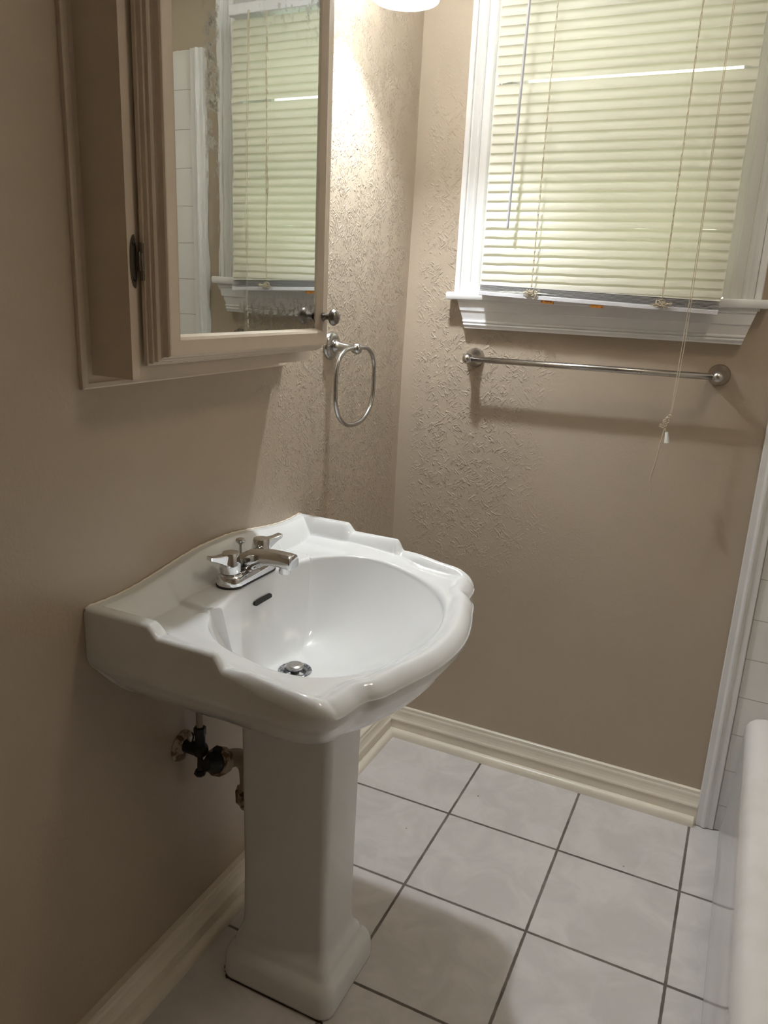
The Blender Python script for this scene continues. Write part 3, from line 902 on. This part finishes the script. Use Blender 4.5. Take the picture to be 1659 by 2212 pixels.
for s in (-1, 1):
    hy_ = FY + s * .0510
    bm = BM()
    lathe(bm, [(.0001, .0195), (.0225, .0198), (.0215, .0235), (.0185, .0250), (.0185, .0270)], (FX - .001, hy_, FZ), (0, 0, 1), 32)
    obj('handle_collar', bm, M_chrome, fc, 45)
    bm = BM()
    lathe(bm, [(.0200, .0268), (.0206, .0290), (.0194, .0420), (.0166, .0610), (.0150, .0640), (.0105, .0652), (.0001, .0652)], (FX - .001, hy_, FZ), (0, 0, 1), 32, cap0=True)
    # lever
    dvec = Vector((-.30 if s < 0 else .36, s * 1.0, 0)).normalized()
    sd = Vector((-dvec.y, dvec.x, 0))
    o = Vector((FX - .001, hy_, FZ))
    L = []
    for tt, zc_, hw_, hh_ in ((.006, .0500, .0120, .0120), (.016, .0515, .0105, .0105), (.026, .0545, .0090, .0075), (.036, .0580, .0082, .0052), (.046, .0612, .0080, .0042), (.0485, .0618, .0074, .0034)):
        c_ = o + dvec * tt + Vector((0, 0, zc_))
        L.append([c_ + sd * hw_ * a_ + Vector((0, 0, hh_ * b_)) for a_, b_ in ((-1, -.8), (-.8, -1), (.8, -1), (1, -.8), (1, .8), (.8, 1), (-.8, 1), (-1, .8))])
    loft(bm, L)
    obj('handle', bm, M_chrome, fc, 40)
bm = BM(); lathe(bm, [(.0028, .02), (.0028, .0590), (.0040, .0620), (.0088, .0650), (.0098, .0680), (.0090, .0715), (.0050, .0732), (.0001, .0735)], (FX - .0190, FY + .006, FZ), (0, 0, 1), 24)
obj('lift_rod', bm, M_chrome, fc, 45)

# ------------------------------------------------- supply valve and waste
VY, VZ = -1.0145, .5050; VW = wl(.5)
vv = empty('shutoff_valve', (VW, VY, VZ), 'old black shutoff valve with rusty wall plate under the sink', 'valve')
bm = BM(); lathe(bm, [(.0320, 0), (.0325, .002), (.0290, .006), (.0200, .0105), (.0120, .012), (.0001, .012)], (VW, VY, VZ), (1, 0, 0), 32)
obj('wall_plate', bm, M_rust, vv, 50)
bm = BM()
tube(bm, [(VW + .010, VY, VZ + .004), (.046, VY, VZ + .004)], .0135, 16)
sphere(bm, (.047, VY, VZ + .006), .0165, 18, 12)
tube(bm, [(.047, VY, VZ + .008), (.047, VY, VZ + .052)], .0105, 16)
lathe(bm, [(.0001, .040), (.0125, .040), (.0125, .056), (.0100, .058), (.0001, .058)], (.047, VY, VZ), (0, 0, 1), 6)
obj('valve_body', bm, M_black, vv, 40)
bm = BM()
tube(bm, [(.047, VY, VZ - .004), (.047, VY - .002, VZ - .040)], .0058, 12)
lathe(bm, [(.0001, -.052), (.0100, -.051), (.0125, -.047), (.0100, -.040), (.0001, -.039)], (.047, VY - .002, VZ), (0, 0, 1), 8)
obj('valve_stem', bm, M_black, vv, 40)
bm = BM(); sphere(bm, (.030, VY - .008, VZ + .034), .0105, 14, 10, (.7, .6, 1.2)); obj('metal_tab', bm, M_ring, vv, True)
bm = BM(); tube(bm, catmull([(.047, VY, VZ + .05), (.0475, VY, VZ + .10), (.0495, VY + .006, VZ + .17), (.055, VY + .02, VZ + .20)], 8), .0068, 14)
obj('supply_tube', bm, M_pipe, vv, True)
dp = empty('waste_pipe', (.07, -.975, .30), 'tan waste pipe with slip nut running behind the sink pedestal', 'pipe')
bm = BM()
tube(bm, catmull([(.0850, -.9960, .4850), (.0890, -.9700, .4790), (.0910, -.9450, .4660), (.0920, -.9240, .4400), (.0920, -.9150, .4050), (.0920, -.9140, .3300)], 8), .0185, 20)
obj('pipe', bm, M_pipe, dp, True)
ax = Vector((.06, .92, -.30)).normalized()
bm = BM(); lathe(bm, [(.0190, -.012), (.0285, -.012), (.0295, -.008), (.0285, .010), (.0265, .014), (.0205, .015), (.0190, .010)], (.0840, -1.0020, .4890), ax, 10)
obj('slip_nut', bm, M_rust, dp, 40)
bm = BM(); lathe(bm, [(.0001, -.042), (.0120, -.042), (.0140, -.032), (.0200, -.024), (.0225, -.012), (.0225, -.006), (.0001, -.006)], (.0840, -1.0020, .4890), ax, 20)
box(bm, .0780, .0930, -1.016, -1.002, .5130, .5250, .002)
obj('black_coupling', bm, M_black, dp, 40)
bm = BM(); lathe(bm, [(.0190, -.016), (.0275, -.016), (.0285, .012), (.0190, .016)], (.0920, -.9140, .3600), (0, 0, 1), 8)
obj('lower_nut', bm, M_rust, dp, 40)

# --------------------------------------------------------------------- tub
bt = empty('bathtub', (1.42, -.78, 0), 'white enamel bathtub along the right side of the floor', 'bathtub')
bm = BM()
TX0, TX1, TY0, TY1 = 1.0375, XR - .012, -1.545, -.0115
def tsec(d, z, r_=.03): return rrect(TX0 + d, TX1 - d * .4, TY0 + d * .4, TY1 - d * .4, r_, z, 6)
secs = [tsec(0, .0006, .012), tsec(.001, .02, .012), tsec(.006, .06, .012), tsec(.010, .15, .012), tsec(.0135, .26, .014), tsec(.0145, .300, .016), tsec(.0130, .318, .018), tsec(.0125, .335, .02), tsec(.0150, .352, .022),
        tsec(.0210, .366, .024), tsec(.0300, .3745, .028), tsec(.0420, .3775, .03), tsec(.075, .3775, .05), tsec(.090, .373, .06), tsec(.098, .362, .07), tsec(.110, .30, .08), tsec(.14, .12, .10), tsec(.19, .075, .10), tsec(.26, .065, .08)]
loft(bm, secs)
obj('tub_shell', bm, M_tub, bt, 50)

# ------------------------------------------------------------- wall sconce
LX, LY, LZ = .1520, -.4300, 1.9900
lamp = empty('wall_lamp', (wl(2.1), LY, 2.15), 'lit white glass wall lamp high on the left wall beside the cabinet', 'lamp')
bm = BM(); lathe(bm, [(.055, 0), (.055, .006), (.048, .014), (.020, .018), (.0001, .018)], (wl(2.19), LY, 2.19), (1, 0, 0), 32); obj('back_plate', bm, M_ring, lamp, 45)
bm = BM(); tube(bm, catmull([(wl(2.19) + .015, LY, 2.19), (.06, LY, 2.20), (.10, LY, 2.205), (LX, LY, 2.195), (LX, LY, 2.165)], 8), .006, 14); obj('arm', bm, M_ring, lamp, True)
bm = BM(); lathe(bm, [(.0001, .160), (.014, .160), (.016, .152), (.016, .128), (.0001, .126)], (LX, LY, LZ), (0, 0, 1), 28); obj('socket', bm, M_ring, lamp, 45)
for k in range(3):
    a_ = 2 * PI * k / 3 + .4
    bm = BM(); tube(bm, [(LX + .014 * math.cos(a_), LY + .014 * math.sin(a_), LZ + .135), (LX + .046 * math.cos(a_), LY + .046 * math.sin(a_), LZ + .118)], .002, 8)
    obj('shade_arm', bm, M_ring, lamp, True)
M_shade = MT('frosted_lit_glass')
M_shade.set((0.9, 0.9, 0.88), 0.3)
tr = M_shade.node('ShaderNodeBsdfTranslucent'); tr.inputs[0].default_value = (0.92, 0.92, 0.90, 1)
tp = M_shade.node('ShaderNodeBsdfTransparent'); tp.inputs[0].default_value = (1, 1, 1, 1)
em = M_shade.node('ShaderNodeEmission'); em.inputs[0].default_value = (1.0, 0.97, 0.93, 1); em.inputs[1].default_value = 1.0
m1 = M_shade.node('ShaderNodeMixShader'); m1.inputs[0].default_value = 0.4
M_shade.link(M_shade.b.outputs[0], m1.inputs[1]); M_shade.link(tr.outputs[0], m1.inputs[2])
m2 = M_shade.node('ShaderNodeMixShader'); m2.inputs[0].default_value = 0.12
M_shade.link(m1.outputs[0], m2.inputs[1]); M_shade.link(tp.outputs[0], m2.inputs[2])
ad = M_shade.node('ShaderNodeAddShader'); M_shade.link(m2.outputs[0], ad.inputs[0]); M_shade.link(em.outputs[0], ad.inputs[1])
M_shade.link(ad.outputs[0], M_shade.out.inputs[0])
bm = BM(); lathe(bm, [(.0690, 0), (.0700, .002), (.0685, .020), (.0640, .050), (.0575, .085), (.0490, .118), (.0455, .118), (.0540, .085), (.0605, .050), (.0650, .020), (.0665, .002), (.0690, 0)], (LX, LY, LZ), (0, 0, 1), 48)
sh = obj('glass_shade', bm, M_shade.m, lamp, True)
bm = BM(); sphere(bm, (LX, LY, LZ + .084), .0275, 24, 16); tube(bm, [(LX, LY, LZ + .098), (LX, LY, LZ + .130)], [.020, .012], 20)
MB_ = MT('lit_bulb_glass')
tp = MB_.node('ShaderNodeBsdfTransparent'); em = MB_.node('ShaderNodeEmission'); em.inputs[0].default_value = (.95, .97, 1.0, 1); em.inputs[1].default_value = 12.0
ad = MB_.node('ShaderNodeAddShader'); MB_.link(tp.outputs[0], ad.inputs[0]); MB_.link(em.outputs[0], ad.inputs[1]); MB_.link(ad.outputs[0], MB_.out.inputs[0])
M_bulb = MB_.m
bu = obj('bulb', bm, M_bulb, lamp, True)
ld = bpy.data.lights.new('lamp_light', 'POINT'); ld.energy = 29.0; ld.shadow_soft_size = .026; ld.color = (.89, .955, 1.0)
lo = bpy.data.objects.new('lamp_light', ld); COL.objects.link(lo); lo.location = (LX, LY, LZ + .084); 

# added warm fill over the tub side, shaped as an unseen ceiling fixture
CLX, CLY = 1.30, -.80
cl = empty('added_fill_light', (CLX, CLY, ZC), 'round white flush fill lamp, added unseen above the bathtub', 'added fill light')
bm = BM(); lathe(bm, [(.0001, 0), (.175, 0), (.175, -.018), (.160, -.022)], (CLX, CLY, ZC), (0, 0, 1), 48); obj('fill_light_ring', bm, M_white, cl, 45)
bm = BM(); lathe(bm, [(.158, -.020), (.150, -.045), (.120, -.072), (.070, -.090), (.0001, -.096)], (CLX, CLY, ZC), (0, 0, 1), 48)
MD = MT('glowing_fill_dome'); MD.set((.9, .88, .82), .4)
tp = MD.node('ShaderNodeBsdfTransparent'); em = MD.node('ShaderNodeEmission'); em.inputs[0].default_value = (1.0, .90, .72, 1); em.inputs[1].default_value = 0.6
ad = MD.node('ShaderNodeAddShader'); MD.link(tp.outputs[0], ad.inputs[0]); MD.link(em.outputs[0], ad.inputs[1]); MD.link(ad.outputs[0], MD.out.inputs[0])
obj('fill_light_dome', bm, MD.m, cl, True)
l2 = bpy.data.lights.new('fill_light_disk', 'AREA'); l2.shape = 'DISK'; l2.size = .28; l2.energy = 2.8; l2.color = (1.0, .88, .70)
o2 = bpy.data.objects.new('fill_light_disk', l2); COL.objects.link(o2); o2.location = (CLX, CLY, ZC - .030)

# -------------------------------------------------------------------- world
wd_ = bpy.data.worlds.new('world'); scene.world = wd_; wd_.use_nodes = True
nt = wd_.node_tree; bg = nt.nodes['Background']
tc = nt.nodes.new('ShaderNodeTexCoord'); sep = nt.nodes.new('ShaderNodeSeparateXYZ'); nt.links.new(tc.outputs['Generated'], sep.inputs[0])
mr = nt.nodes.new('ShaderNodeMapRange'); nt.links.new(sep.outputs[2], mr.inputs[0]); mr.inputs[1].default_value = -.25; mr.inputs[2].default_value = .35
mxw = nt.nodes.new('ShaderNodeMix'); mxw.data_type = 'RGBA'; nt.links.new(mr.outputs[0], mxw.inputs[0])
mxw.inputs[6].default_value = (0.62, 0.70, 0.52, 1); mxw.inputs[7].default_value = (1.0, 0.97, 0.80, 1)
nt.links.new(mxw.outputs[2], bg.inputs[0]); bg.inputs[1].default_value = 2.3

# ------------------------------------------------------------------- output
scene.view_settings.view_transform = 'Standard'
scene.view_settings.look = 'None'
scene.view_settings.gamma = 1.0
scene.view_settings.use_curve_mapping = False
scene.view_settings.exposure = 0.5
scene.cycles.max_bounces = 10
scene.cycles.diffuse_bounces = 6
scene.cycles.glossy_bounces = 5
scene.cycles.transparent_max_bounces = 12
